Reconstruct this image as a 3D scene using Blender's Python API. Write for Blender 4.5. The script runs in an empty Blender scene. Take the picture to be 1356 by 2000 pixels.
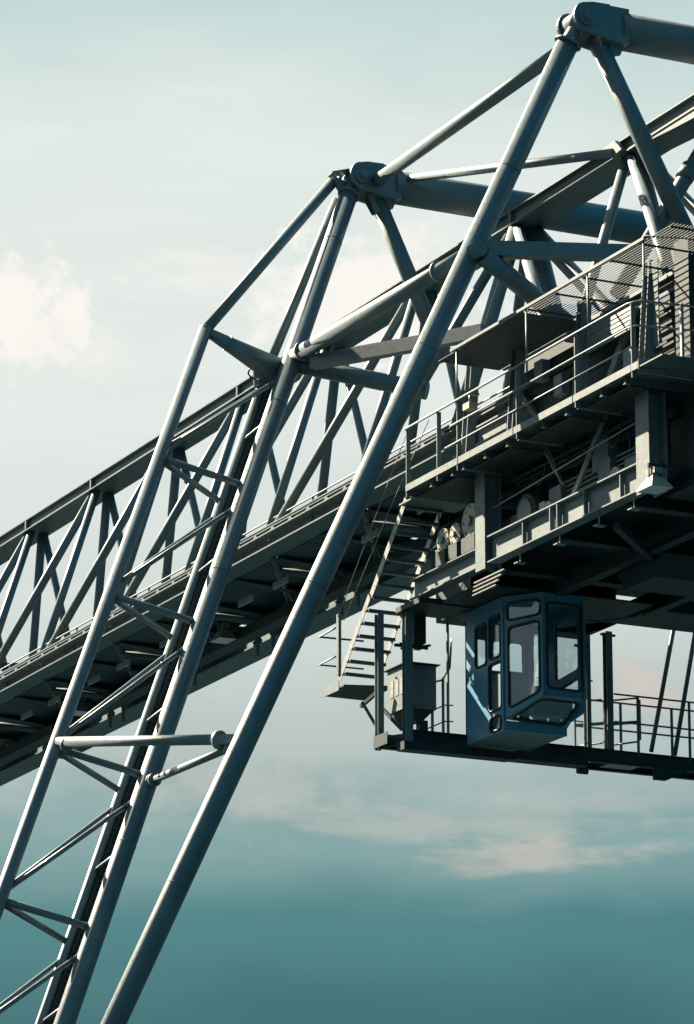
# Gantry crane seen from the quay: tubular support frame, lattice girder, hoist trolley with hanging cab.
# World frame (metres): Y runs along the girder, X across it, Z up; the viewer stands at (0, 0, 1.7).
import bpy, bmesh, math, random
from mathutils import Vector, Matrix
R = math.radians
random.seed(4)
scn = bpy.context.scene
col = scn.collection

# ------------------------------------------------------------------ camera
cam = bpy.data.cameras.new('camera')
cam.sensor_fit = 'VERTICAL'; cam.sensor_height = 36.0; cam.lens = 138.73
cam.clip_start = 0.5; cam.clip_end = 6000
co = bpy.data.objects.new('camera', cam); col.objects.link(co)
co.location = (0, 0, 1.7)
co.rotation_euler = (R(90 + 15.19), 0, R(-25.93))
scn.camera = co

# ------------------------------------------------------------------ sky
SUN_EL, SUN_AZ = R(40), R(-29)            # azimuth from +Y, negative = towards -X
sd = Vector((math.sin(SUN_AZ) * math.cos(SUN_EL), math.cos(SUN_AZ) * math.cos(SUN_EL), math.sin(SUN_EL)))
w = bpy.data.worlds.new('World'); scn.world = w; w.use_nodes = True
nt = w.node_tree; nt.nodes.clear()
class NT:
    """small helper to write node graphs"""
    def __init__(s, tree): s.t = tree
    def n(s, kind, **kw):
        nd = s.t.nodes.new(kind)
        for k, v in kw.items(): setattr(nd, k, v)
        return nd
    def link(s, a, b): s.t.links.new(a, b)
    def val(s, sock, v):
        if hasattr(v, 'is_output'): s.link(v, sock)
        else: sock.default_value = v
    def math(s, op, a, b=0.0, clamp=False):
        nd = s.n('ShaderNodeMath', operation=op, use_clamp=clamp)
        s.val(nd.inputs[0], a); s.val(nd.inputs[1], b); return nd.outputs[0]
    def vm(s, op, a, b=None, out=0):
        nd = s.n('ShaderNodeVectorMath', operation=op)
        s.val(nd.inputs[0], a)
        if b is not None: s.val(nd.inputs[1], b)
        return nd.outputs['Value'] if out else nd.outputs[0]
    def mix(s, f, a, b, mode='MIX'):
        nd = s.n('ShaderNodeMix', data_type='RGBA', blend_type=mode)
        s.val(nd.inputs[0], f); s.val(nd.inputs[6], a); s.val(nd.inputs[7], b); return nd.outputs[2]
    def ramp(s, f, stops, interp='LINEAR'):
        nd = s.n('ShaderNodeValToRGB'); cr = nd.color_ramp; cr.interpolation = interp
        while len(cr.elements) < len(stops): cr.elements.new(0.5)
        for e, (p, c) in zip(cr.elements, stops):
            e.position = p; e.color = (*c, 1) if len(c) == 3 else c
        s.link(f, nd.inputs[0]); return nd.outputs[0]
    def noise(s, vec, scale, detail=3, rough=0.5):
        nd = s.n('ShaderNodeTexNoise'); s.link(vec, nd.inputs['Vector'])
        nd.inputs['Scale'].default_value = scale; nd.inputs['Detail'].default_value = detail
        nd.inputs['Roughness'].default_value = rough; return nd.outputs[0]
    def maprange(s, v, a, b, c, d, kind='SMOOTHSTEP'):
        nd = s.n('ShaderNodeMapRange', interpolation_type=kind, clamp=True) if kind != 'LINEAR' else s.n('ShaderNodeMapRange')
        s.val(nd.inputs[0], v)
        for i, q in enumerate((a, b, c, d)): nd.inputs[1 + i].default_value = q
        return nd.outputs[0]
W = NT(nt)
sky = W.n('ShaderNodeTexSky', sky_type='NISHITA', sun_disc=False, sun_elevation=SUN_EL, sun_rotation=SUN_AZ)
sky.air_density = 1.2; sky.dust_density = 2.5; sky.ozone_density = 1.5
tc = W.n('ShaderNodeTexCoord'); d = W.vm('NORMALIZE', tc.outputs['Generated'])
sep = W.n('ShaderNodeSeparateXYZ'); W.link(d, sep.inputs[0])
n_lo = W.noise(W.vm('MULTIPLY', d, (1, 1, 2.2)), 5.0, 4, .55)
n_hi = W.noise(W.vm('MULTIPLY', d, (1, 1, 1.5)), 70.0, 8, .58)
n_cu = W.noise(W.vm('MULTIPLY', d, (1, 1, 1.2)), 120.0, 9, .6)
n_st = W.noise(W.vm('MULTIPLY', d, (1, 1, 4.0)), 45.0, 8, .6)
zz = W.math('ADD', sep.outputs[2], W.math('MULTIPLY', W.math('SUBTRACT', n_lo, .5), .075))
veil = W.ramp(zz, [(0.0, (.018, .11, .125)), (.125, (.02, .135, .15)), (.158, (.055, .21, .22)), (.182, (.24, .39, .38)),
                   (.205, (.50, .575, .545)), (.25, (.69, .75, .705)), (.30, (.79, .84, .795)), (.34, (.77, .84, .80)), (.385, (.55, .70, .68)), (1.0, (.20, .36, .42))], 'EASE')
# thin cloud: soft banks at their own bearings, edges broken up by noise
def bank(acc, az, el, rw, rh, colr, amt, tilt=0.0):
    a, e = R(az), R(el)
    c = Vector((math.sin(a) * math.cos(e), math.cos(a) * math.cos(e), math.sin(e)))
    rt = Vector((math.cos(a), -math.sin(a), 0)); up = rt.cross(c)
    rt, up = rt * math.cos(tilt) + up * math.sin(tilt), up * math.cos(tilt) - rt * math.sin(tilt)
    u = W.math('MULTIPLY', W.vm('DOT_PRODUCT', d, tuple(rt), 1), 1 / math.sin(R(rw)))
    v = W.math('MULTIPLY', W.math('SUBTRACT', W.vm('DOT_PRODUCT', d, tuple(up), 1), 0.0), 1 / math.sin(R(rh)))
    rr = W.math('ADD', W.math('MULTIPLY', u, u), W.math('MULTIPLY', v, v))
    rr = W.math('ADD', W.math('SQRT', rr), W.math('MULTIPLY', W.math('SUBTRACT', n_st if rh < .45 else (n_cu if amt > .85 else n_hi), .5), 3.0))
    front = W.math('GREATER_THAN', W.vm('DOT_PRODUCT', d, tuple(c), 1), 0.0)
    f = W.math('MULTIPLY', (W.maprange(rr, .1, 1.25, amt, 0.0) if amt < .86 else W.maprange(rr, .45, 1.2, amt, 0.0)), front)
    return W.mix(f, acc, (*colr, 1))
strk = W.maprange(W.noise(W.vm('MULTIPLY', d, (1, 1, 7.0)), 16.0, 6, .6), .3, .7, -.03, .035, 'LINEAR')
sk1 = W.n('ShaderNodeHueSaturation'); W.link(veil, sk1.inputs['Color']); W.link(W.math('ADD', strk, 1.0), sk1.inputs['Value'])
skyc = sk1.outputs[0]
for b in [(20.9, 17.95, 1.25, .8, (1.0, .955, .89), .95), (21.6, 17.5, .9, .5, (.95, .91, .85), .6), (26.2, 18.3, 1.6, .9, (1.0, .965, .90), .92),
          (24.0, 18.7, 1.2, .35, (.93, .90, .85), .6), (27.3, 19.2, 1.2, .5, (.9, .9, .86), .5),
          (27.5, 10.7, 3.4, .42, (.52, .53, .48), .6, R(-3)), (28.6, 10.2, 1.6, .28, (.60, .55, .47), .7), (24.0, 11.2, 2.4, .6, (.56, .56, .51), .6),
          (30.4, 12.7, .7, .5, (.70, .60, .52), .8), (29.0, 12.9, .5, .35, (.62, .6, .54), .5), (30.0, 11.0, 2.0, .35, (.50, .53, .49), .5)]:
    skyc = bank(skyc, *b)
# forward scatter: the veil is bright towards the sun and falls off on the side away from it
g = W.vm('DOT_PRODUCT', d, tuple(sd), 1)
glow = W.maprange(g, .12, .62, 0.0, 1.0, 'SMOOTHERSTEP')
veilc = W.mix(glow, W.mix(1.0, skyc, (.04, .48, .78, 1), 'MULTIPLY'), W.mix(1.0, skyc, (1.0, .99, .98, 1), 'MULTIPLY'))  # away from the sun a blue tint is added as fill for shaded steel
veil10 = W.vm('SCALE', veilc); nt.nodes[-1].inputs['Scale'].default_value = 3.12
final = W.mix(.97, sky.outputs[0], veil10)
bg = W.n('ShaderNodeBackground'); bg.inputs['Strength'].default_value = 0.055
W.link(final, bg.inputs[0]); out = W.n('ShaderNodeOutputWorld'); W.link(bg.outputs[0], out.inputs[0])

# ------------------------------------------------------------------ sun, exposure
sl = bpy.data.lights.new('sun', 'SUN'); sl.energy = 5.0; sl.angle = R(.5); sl.color = (1.0, .85, .64)
so = bpy.data.objects.new('sun', sl); col.objects.link(so); so.location = (0, 0, 80)
so.rotation_euler = (-sd).to_track_quat('-Z', 'Y').to_euler()
vs = scn.view_settings; vs.view_transform = 'Standard'; vs.look = 'None'; vs.exposure = 2.5; vs.gamma = 1.0; vs.use_curve_mapping = False

# ------------------------------------------------------------------ materials
def paint(name, base, var=.25, rough=.42, spec=.5, grime=.5, metallic=0.0, scale=1.0):
    m = bpy.data.materials.new(name); m.use_nodes = True; N = NT(m.node_tree)
    b = m.node_tree.nodes['Principled BSDF']
    t = N.n('ShaderNodeTexCoord').outputs['Object']
    big = N.noise(t, .9 * scale, 4, .6); fine = N.noise(t, 14 * scale, 5, .65)
    st = N.noise(N.vm('MULTIPLY', t, (9, 9, .8)), 1.2 * scale, 4, .6)          # rain streaks running down
    lo = tuple(c * (1 - var) for c in base); hi = tuple(min(1, c * (1 + var)) for c in base)
    c1 = N.ramp(big, [(.3, lo), (.7, hi)])
    dirt = N.math('MULTIPLY', N.maprange(N.math('MULTIPLY', st, fine), .26, .44, 0, 1), grime)
    c2 = N.mix(dirt, c1, (base[0] * .55 + .012, base[1] * .5 + .008, base[2] * .42 + .004, 1))
    rs = N.math('MULTIPLY', N.maprange(N.noise(N.vm('MULTIPLY', t, (3, 3, .7)), 1.7 * scale, 6, .7), .56, .72, 0, 1), N.math('MULTIPLY', N.maprange(fine, .45, .7, 0, 1), grime))
    c2 = N.mix(rs, c2, (.07, .042, .026, 1))
    N.link(c2, b.inputs['Base Color'])
    N.link(N.maprange(fine, .3, .75, rough - .10, rough + .14, 'LINEAR'), b.inputs['Roughness'])
    b.inputs['Specular IOR Level'].default_value = spec; b.inputs['Metallic'].default_value = metallic
    bp = N.n('ShaderNodeBump'); bp.inputs['Strength'].default_value = .12; bp.inputs['Distance'].default_value = .01
    N.link(fine, bp.inputs['Height']); N.link(bp.outputs[0], b.inputs['Normal'])
    return m
M = {}
M['steel'] = paint('grey_blue_paint', (.092, .122, .138), .2, .42, .5, .55)
M['plate'] = paint('girder_paint', (.062, .09, .102), .2, .48, .4, .5)
M['trol'] = paint('trolley_paint', (.10, .125, .136), .2, .5, .4, .6)
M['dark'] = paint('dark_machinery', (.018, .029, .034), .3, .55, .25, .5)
M['cab'] = paint('cab_blue_paint', (.062, .18, .28), .14, .38, .5, .35)
M['gal'] = paint('galvanised_steel', (.22, .225, .22), .18, .45, .6, .4, .35)
M['cream'] = paint('cream_gearbox_paint', (.26, .24, .2), .2, .4, .5, .5)
M['rub'] = paint('black_rubber', (.018, .02, .022), .2, .55, .4, .2)
M['lamp'] = paint('lamp_housing', (.3, .28, .24), .12, .4, .5, .3)
M['inside'] = paint('cab_interior', (.2, .26, .28), .2, .6, .3, .3)
def glass(name, tint, refl=.10):
    m = bpy.data.materials.new(name); m.use_nodes = True; N = NT(m.node_tree); m.node_tree.nodes.clear()
    o = N.n('ShaderNodeOutputMaterial'); tr = N.n('ShaderNodeBsdfTransparent'); tr.inputs[0].default_value = (*tint, 1)
    gl = N.n('ShaderNodeBsdfGlossy'); gl.inputs['Roughness'].default_value = .04; gl.inputs[0].default_value = (.9, .95, 1, 1)
    fr = N.n('ShaderNodeFresnel'); fr.inputs[0].default_value = 1.5
    mx = N.n('ShaderNodeMixShader'); N.link(N.math('ADD', fr.outputs[0], refl, True), mx.inputs[0])
    N.link(tr.outputs[0], mx.inputs[1]); N.link(gl.outputs[0], mx.inputs[2]); N.link(mx.outputs[0], o.inputs[0]); return m
M['glass'] = glass('cab_glass', (.80, .88, .90), .07)
M['lens'] = glass('lamp_lens', (.35, .4, .42), .25)
def groundmat():  # unseen ground; its dark teal is chosen to tint the bounce on undersides
    m = bpy.data.materials.new('teal_bounce_ground'); m.use_nodes = True; N = NT(m.node_tree); b = m.node_tree.nodes['Principled BSDF']
    t = N.n('ShaderNodeTexCoord').outputs['Object']
    N.link(N.ramp(N.noise(t, .15, 6, .6), [(.3, (.006, .02, .026)), (.7, (.010, .03, .037))]), b.inputs['Base Color']); b.inputs['Roughness'].default_value = .95; b.inputs['Specular IOR Level'].default_value = .1
    return m
M['ground'] = groundmat()

# ------------------------------------------------------------------ mesh helpers
V = Vector
ORG = {}
def thing(name, label, cat, loc=(0, 0, 0), group=None):
    o = bpy.data.objects.new(name, None); col.objects.link(o); o.location = loc; o.empty_display_size = .3
    o['label'] = label; o['category'] = cat
    if group: o['group'] = group
    ORG[o.name] = V(loc); return o
def orig(p):
    v = V((0, 0, 0))
    while p is not None: v = v + p.location; p = p.parent
    return v
def put(name, bm, mat, parent=None, bevel=0.0):
    if bevel:
        ed = [e for e in bm.edges if len(e.link_faces) == 2 and e.calc_face_angle(0) > .6]
        bmesh.ops.bevel(bm, geom=ed, offset=bevel, segments=1, affect='EDGES', clamp_overlap=True)
    bmesh.ops.recalc_face_normals(bm, faces=bm.faces[:])
    bmesh.ops.translate(bm, verts=bm.verts[:], vec=-orig(parent))
    me = bpy.data.meshes.new(name); bm.to_mesh(me); bm.free(); me.materials.append(M[mat])
    o = bpy.data.objects.new(name, me); col.objects.link(o); o.parent = parent; return o
def frame(p0, p1, up=(0, 0, 1)):
    z = (V(p1) - V(p0)).normalized(); u = V(up)
    if abs(z.dot(u.normalized())) > .985: u = V((0, 1, 0))
    x = u.cross(z).normalized(); y = z.cross(x); return x, y, z
def a_tube(bm, p0, p1, r0, r1=None, n=20):
    r1 = r0 if r1 is None else r1
    x, y, z = frame(p0, p1); p0, p1 = V(p0), V(p1); rings = []
    for p, r in ((p0, r0), (p1, r1)):
        rings.append([bm.verts.new(p + x * (math.cos(a) * r) + y * (math.sin(a) * r)) for a in (2 * math.pi * i / n for i in range(n))])
    for i in range(n):
        f = bm.faces.new((rings[0][i], rings[0][(i + 1) % n], rings[1][(i + 1) % n], rings[1][i])); f.smooth = True
    bm.faces.new(rings[0][::-1]); bm.faces.new(rings[1])
def a_path(bm, pts, r, n=8):
    """round bar swept along a polyline"""
    pts = [V(p) for p in pts]; rings = []
    for i, p in enumerate(pts):
        t = (pts[min(i + 1, len(pts) - 1)] - pts[max(i - 1, 0)]).normalized()
        x, y, _ = frame(V((0, 0, 0)), t)
        rings.append([bm.verts.new(p + x * (math.cos(a) * r) + y * (math.sin(a) * r)) for a in (2 * math.pi * k / n for k in range(n))])
    for a, b in zip(rings, rings[1:]):
        for k in range(n):
            f = bm.faces.new((a[k], a[(k + 1) % n], b[(k + 1) % n], b[k])); f.smooth = True
    bm.faces.new(rings[0][::-1]); bm.faces.new(rings[-1])
def a_box(bm, lo, hi):
    vs_ = [bm.verts.new((x, y, z)) for z in (lo[2], hi[2]) for y in (lo[1], hi[1]) for x in (lo[0], hi[0])]
    for f in ((0, 2, 3, 1), (4, 5, 7, 6), (0, 1, 5, 4), (2, 6, 7, 3), (0, 4, 6, 2), (1, 3, 7, 5)): bm.faces.new([vs_[i] for i in f])
def a_bar(bm, p0, p1, w_, h_, up=(0, 0, 1), off=(0, 0)):
    """rectangular bar, w_ across, h_ along up; off shifts the section"""
    x, y, z = frame(p0, p1, up); p0, p1 = V(p0), V(p1); q = []
    for p in (p0, p1):
        for sx, sy in ((-1, -1), (1, -1), (1, 1), (-1, 1)): q.append(bm.verts.new(p + x * (off[0] + sx * w_ / 2) + y * (off[1] + sy * h_ / 2)))
    for f in ((3, 2, 1, 0), (4, 5, 6, 7), (0, 1, 5, 4), (1, 2, 6, 5), (2, 3, 7, 6), (3, 0, 4, 7)): bm.faces.new([q[i] for i in f])
def a_ibeam(bm, p0, p1, w_, h_, tf, tw, up=(0, 0, 1)):
    x, y, z = frame(p0, p1, up); p0, p1 = V(p0), V(p1); W2, H2, t2 = w_ / 2, h_ / 2, tw / 2
    pr = [(-W2, -H2), (W2, -H2), (W2, -H2 + tf), (t2, -H2 + tf), (t2, H2 - tf), (W2, H2 - tf), (W2, H2), (-W2, H2), (-W2, H2 - tf), (-t2, H2 - tf), (-t2, -H2 + tf), (-W2, -H2 + tf)]
    A = [bm.verts.new(p0 + x * a + y * b) for a, b in pr]; B = [bm.verts.new(p1 + x * a + y * b) for a, b in pr]
    for i in range(12): bm.faces.new((A[i], A[(i + 1) % 12], B[(i + 1) % 12], B[i]))
    for L in (A[::-1], B): bm.faces.new(L)
def a_prism(bm, pts, vec):
    A = [bm.verts.new(p) for p in pts]; B = [bm.verts.new(V(p) + V(vec)) for p in pts]; n = len(A)
    for i in range(n): bm.faces.new((A[i], A[(i + 1) % n], B[(i + 1) % n], B[i]))
    bm.faces.new(A[::-1]); bm.faces.new(B)
def one(fn, *a, **k):
    bm = bmesh.new(); fn(bm, *a, **k); return bm
def tube(name, p0, p1, r, parent, mat='steel', r1=None, n=20): return put(name, one(a_tube, p0, p1, r, r1, n), mat, parent)
def box(name, lo, hi, parent, mat='trol', bevel=0.0): return put(name, one(a_box, lo, hi), mat, parent, bevel)
def bar(name, p0, p1, w_, h_, parent, mat='trol', up=(0, 0, 1), off=(0, 0)): return put(name, one(a_bar, p0, p1, w_, h_, up, off), mat, parent)
def ibeam(name, p0, p1, w_, h_, parent, mat='plate', tf=.03, tw=.025, up=(0, 0, 1)): return put(name, one(a_ibeam, p0, p1, w_, h_, tf, tw, up), mat, parent)
def path(name, pts, r, parent, mat='trol', n=8): return put(name, one(a_path, pts, r, n), mat, parent)
def prism(name, pts, vec, parent, mat='trol', bevel=0.0): return put(name, one(a_prism, pts, vec), mat, parent, bevel)
def disc(name, c, axis, r, t, parent, mat='steel', n=24):
    a = V(axis).normalized() * (t / 2); return put(name, one(a_tube, V(c) - a, V(c) + a, r, None, n), mat, parent)
def lerp(a, b, t): return V(a) * (1 - t) + V(b) * t

# ------------------------------------------------------------------ ground
gb = bmesh.new(); bmesh.ops.create_grid(gb, x_segments=4, y_segments=4, size=2500)
go = put('ground', gb, 'ground'); go['kind'] = 'structure'

# ------------------------------------------------------------------ lattice girder
GI = thing('lattice_girder', 'long grey lattice girder of triangular section running behind the slanting legs', 'girder', (34.3, 80, 21.7))
Y0, Y1 = 44.0, 112.0
ZT = 26.76                                                        # underside of the top chord
NODES = [88.10 + 4.21 * k for k in range(5, -11, -1)]             # panel points
tcx0, tcx1 = 34.0, 34.69
bm = bmesh.new()
a_box(bm, (tcx0, Y0, ZT), (tcx1, Y1, ZT + .028)); a_box(bm, (tcx0, Y0, ZT + .262), (tcx1, Y1, ZT + .29))
for x in (tcx0 + .09, tcx1 - .115): a_box(bm, (x, Y0, ZT + .0285), (x + .025, Y1, ZT + .2615))
put('top_chord', bm, 'plate', GI)
for y in NODES:
    box('stiffener', (tcx0 + .006, y - .035, ZT + .0285), (tcx0 + .0895, y + .035, ZT + .26), GI, 'steel')
# near bottom chord with its rail
NX, FX = 32.80, 35.72
ibeam('bottom_chord', (NX, Y0, 22.235), (NX, Y1, 22.235), .52, .33, GI, 'plate', .03, .03)
bm = bmesh.new(); a_box(bm, (32.545, Y0, 22.455), (32.68, Y1, 22.475)); a_box(bm, (32.60, Y0, 22.475), (32.63, Y1, 22.53)); a_box(bm, (32.575, Y0, 22.53), (32.655, Y1, 22.555))
put('rail', bm, 'steel', GI)
k = 0; y = 62.0
while y < 93:
    bm = bmesh.new(); a_prism(bm, [(32.545, y - .10, 22.401), (32.545, y + .10, 22.401), (32.545, y + .025, 22.455), (32.545, y - .025, 22.455)], (.12, 0, 0))
    put('rail_clip', bm, 'steel', GI); y += .842
for y in NODES: box('splice_plate', (NX - .045, y + 1.95, 22.11), (NX - .0155, y + 2.25, 22.36), GI, 'plate')
# far bottom chord (box)
bm = bmesh.new(); a_box(bm, (35.38, Y0, 21.73), (36.06, Y1, 21.76)); a_box(bm, (35.42, Y0, 21.7605), (36.02, Y1, 22.2)); put('far_chord', bm, 'plate', GI)
# web members of both faces; the diagonals fall away from the support node at y = 62.8
ztop = ZT + .02
for i, y in enumerate(NODES):
    t_n, t_f = V((34.18, y, ztop)), V((34.5, y, ztop))
    thick = abs(y - 62.84) < .3
    tube('post', t_n, (NX, y, 22.36), .095 if not thick else .15, GI, n=16)
    tube('post', t_f, (FX, y, 22.15), .09 if not thick else .2, GI, n=16)
    dy = 4.21 if y > 62.0 else -4.21
    if thick:
        tube('diagonal', t_n, (NX, y - 4.1, 22.36), .11, GI, n=16); tube('diagonal', t_f, (FX, y - 4.1, 22.15), .15, GI, n=16)
    tube('diagonal', t_n + V((0, dy * .03, 0)), (NX, y + dy * .97, 22.36), .10, GI, n=16)
    tube('diagonal', t_f + V((0, dy * .03, 0)), (FX, y + dy * .97, 22.15), .105, GI, n=16)
    # floor of the girder: cross beams and lateral tubes
    ibeam('cross_beam', (NX + .27, y, 22.16), (35.41, y, 22.0), .26, .30, GI, 'dark')
    ibeam('cross_beam', (NX + .27, y + 2.1, 22.16), (35.41, y + 2.1, 22.0), .2, .26, GI, 'dark')
    tube('lateral_brace', (NX + .2, y + .1, 22.1), (35.4, y + 4.1, 21.95), .07, GI, n=12)
    tube('knee_brace', (33.4, y + .9, 22.05), (35.2, y + .2, 21.8), .075, GI, 'plate', n=12)
    # service floor panels beside the rail
    for q in range(3):
        ya = y + .12 + q * 1.38
        box('floor_panel', (33.08, ya, 22.06 + .004 * (q % 2)), (35.36 if q != 1 else 34.85, ya + 1.36, 22.085 + .004 * (q % 2)), GI, 'dark')
    # hangers with cable tray below the floor
    for q in (0.55, 2.3):
        box('hanger_plate', (33.55, y + q, 21.72), (33.59, y + q + .75, 21.86), GI, 'gal')
    bar('hanger_bar', (35.15, y + .5, 22.0), (35.15, y + .5, 21.35), .06, .06, GI)
    bar('hanger_bar', (35.15, y + 1.3, 22.0), (35.15, y + 1.3, 21.35), .06, .06, GI)
bm = bmesh.new(); a_box(bm, (34.62, Y0, 21.66), (34.64, Y1, 21.86)); a_box(bm, (34.95, Y0, 21.66), (34.97, Y1, 21.86)); a_box(bm, (34.62, Y0, 21.63), (34.97, Y1, 21.659))
put('cable_tray', bm, 'dark', GI)
# hand line of the girder walk, on little posts behind the rail
path('hand_line', [(32.93, Y0, 22.86), (32.93, 70, 22.855), (32.93, 86, 22.865), (32.93, Y1, 22.86)], .018, GI, 'steel')
y = 63.0
while y < 95: bar('hand_line_post', (32.93, y, 22.4), (32.93, y, 22.86), .05, .02, GI); y += 2.1
# haunch of the top chord over the trolley
prism('chord_haunch', [(tcx0 + .02, 58.3, ZT - .002), (tcx0 + .02, 44.2, ZT - .002), (tcx0 + .02, 44.2, ZT - .75), (tcx0 + .02, 56.6, ZT - .12)], (.62, 0, 0), GI, 'plate')

# ------------------------------------------------------------------ support frame
SF = thing('support_frame', 'tall tubular support frame whose round legs slant down from bolted hinge heads', 'crane support', (22, 61.5, 0))
mt, rt_ = V((32.160, 65.820, 28.379)), V((32.142, 56.800, 28.334))
mb, rb = V((25.046, 62.526, 10.899)), V((24.918, 60.037, 10.585))
um, ur = (mt - mb).normalized(), (rt_ - rb).normalized()
def m_at(z): return mt + um * ((z - mt.z) / um.z)
def r_at(z): return rt_ + ur * ((z - rt_.z) / ur.z)
tube('leg', mt - um * .45, m_at(0.0), .182, SF, n=32)
lr = tube('leg', rt_ - ur * .42, r_at(0.0), .2, SF, n=32)
HZ = 28.36
for fn, rad, zs in ((r_at, .2, (25.6, 22.3, 18.05, 12.9)), (m_at, .182, (26.9, 23.2, 19.6, 14.2))):
    for z in zs:
        p = fn(z); ax = um if fn is m_at else ur
        disc('weld_seam', p, ax, rad + .005, .022, SF, n=32)
def bolt_ring(c, ax, rad, n, parent, rb_=.016, t=.05):
    x, y, _ = frame(V((0, 0, 0)), ax)
    for k in range(n):
        a = 2 * math.pi * (k + .5) / n; disc('bolt', V(c) + x * (rad * math.cos(a)) + y * (rad * math.sin(a)), ax, rb_, t, parent, n=6)
bolt_ring(rt_ - ur * .40, ur, .22, 10, SF, .018, .09); bolt_ring(mt - um * .42, um, .195, 10, SF, .016, .08)
for hp, yy, ax in ((mt, 65.83, um), (rt_, 56.81, ur)):
    # hinge head: two lug plates with a pin, then a box running into the round top beam
    cx = hp.x
    for s in (-1, 1):
        pts = []
        for k in range(13):
            a = R(90 + k * 180 / 12); pts.append((cx + .02 + .25 * math.cos(a), 0, HZ + .01 + .27 * math.sin(a)))
        pts += [(cx + .45, 0, HZ - .33), (cx + .50, 0, HZ + .32), (cx + .15, 0, HZ + .31)]
        prism('hinge_plate', [(p[0], yy + s * .30 - .03, p[2]) for p in pts], (0, .06, 0), SF, 'steel')
    pin = tube('hinge_pin', (cx + .02, yy - .47, HZ), (cx + .02, yy + .47, HZ), .075, SF, n=6)
    disc('pin_washer', (cx + .02, yy - .35, HZ), (0, 1, 0), .165, .05, SF)
    disc('hinge_boss', (cx + .02, yy, HZ), (0, 1, 0), .2, .5, SF)
    tube('leg_head', hp - ax * .5, hp + ax * .02, .15, SF, r1=.11)
    box('beam_box', (cx + .40, yy - .27, HZ - .335), (cx + .92, yy + .27, HZ + .325), SF, 'steel', .015)
    tube('top_beam', (cx + .80, yy, HZ), (39.4, yy, HZ), .342, SF, n=40)
for yy in (65.83, 56.81):                                         # stiffening fins where brace and beam meet the head
    for s2 in (-.12, .12):
        prism('head_fin', [(32.42, yy + s2, HZ - .3), (33.05, yy + s2, HZ - .3), (32.95, yy + s2, HZ - .52), (32.62, yy + s2, HZ - .62)], (0, .02, 0), SF, 'steel')
disc('leg_collar', rt_ - ur * .40, ur, .25, .045, SF); disc('leg_collar', mt - um * .42, um, .22, .04, SF)
# ties between the heads and out to the girder
tube('tie_tube', (32.494, 65.450, 28.290), (31.963, 57.258, 27.895), .125, SF, n=24)
tube('tie_tube', (33.178, 65.420, 28.421), (33.900, 58.664, 26.816), .085, SF, n=20)
prism('tie_bracket', [(33.9, 58.72, 26.75), (33.9, 59.5, 27.02), (33.9, 58.60, 27.04), (33.9, 58.35, 26.79)], (.09, 0, 0), SF, 'steel')
# inner braces falling from the heads into the girder
tube('inner_brace', (32.60, 65.83, 28.18), (34.15, 65.83, 24.9), .16, SF, n=24)
tube('inner_brace', (32.50, 56.81, 28.18), (34.75, 56.81, 23.9), .165, SF, n=24)
tube('inner_brace', (35.9, 57.0, 28.3), (32.997, 57.050, 23.499), .14, SF, n=24)
disc('brace_sleeve', (34.467, 57.000, 25.974), V((35.9, 57.0, 28.3)) - V((32.997, 57.050, 23.499)), .165, .3, SF)
# long tube between the leg nodes, with collars
mn, rn = V((30.482, 65.013, 24.257)), V((30.386, 57.223, 24.021))
tube('waist_tube', mn, rn, .15, SF, n=28)
dw = (rn - mn).normalized()
disc('tube_collar', lerp(mn, rn, .06), dw, .2, .05, SF); disc('tube_collar', lerp(mn, rn, .80), dw, .2, .05, SF)
# beams from the leg nodes into the girder
bar('rect_beam', (30.600, 64.396, 23.987), (32.300, 60.718, 23.773), .2, .26, SF, 'steel')
tube('cross_tube', mn + V((0, .05, -.12)), (32.600, 63.571, 23.461), .17, SF, n=24)
bar('rect_beam', (30.600, 57.398, 24.079), (32.900, 55.887, 23.873), .22, .27, SF, 'steel')
tube('cross_tube', (30.500, 57.307, 23.914), (32.300, 57.600, 23.023), .17, SF, n=24)
# outrigger chord and rack chord of the lift mast
oL, oC = V((-1.68, .32, .44)), V((-.19, .80, -.08))
def l_at(z): return m_at(z) + oL
def c_at(z): return m_at(z) + oC
bend = V(m_at(24.2)) + oL
tube('mast_chord', bend, l_at(-.5), .125, SF, n=24)
tube('mast_chord', mt + V((-.42, .1, -.1)), bend, .105, SF, n=24)
put('chord_joint', (lambda b: (bmesh.ops.create_uvsphere(b, u_segments=16, v_segments=10, radius=.127, matrix=Matrix.Translation(bend)), b)[1])(bmesh.new()), 'steel', SF)
for p in SF.children[-1].data.polygons: p.use_smooth = True
prism('head_bracket', [mt + V((-.52, -.06, .0)), mt + V((.1, -.06, -.2)), mt + V((-.1, -.06, -.55)), mt + V((-.3, -.06, -.33))], (0, .12, 0), SF, 'steel')
prism('head_cap', [mt + V((-.55, -.15, .0)), mt + V((-.2, -.2, .1)), mt + V((.0, .0, .12)), mt + V((-.2, .2, .1)), mt + V((-.5, .2, .02))], (0, 0, .03), SF, 'steel')
tube('mast_chord', mt + V((-.2, .38, -.35)), c_at(24.1), .09, SF, n=20)
tube('rack_chord', c_at(24.1), c_at(0), .085, SF, n=20)
# rack guide: channel with a toothed face beside the rack chord
s_ = V((.19, -.04, -.06)); bmr = bmesh.new()
a_bar(bmr, c_at(24.0) + s_, c_at(.2) + s_, .25, .12, (0, 1, 0)); put('rack_channel', bmr, 'dark', SF)
bmt = bmesh.new(); z = 8.0
while z < 23.9:
    p = c_at(z) + V((.16, -.12, -.05)); a_bar(bmt, p, p + um * .05, .07, .05, (0, 1, 0)); z += .11
tk = put('rack_teeth', bmt, 'dark', SF); tk['kind'] = 'stuff'
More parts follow.
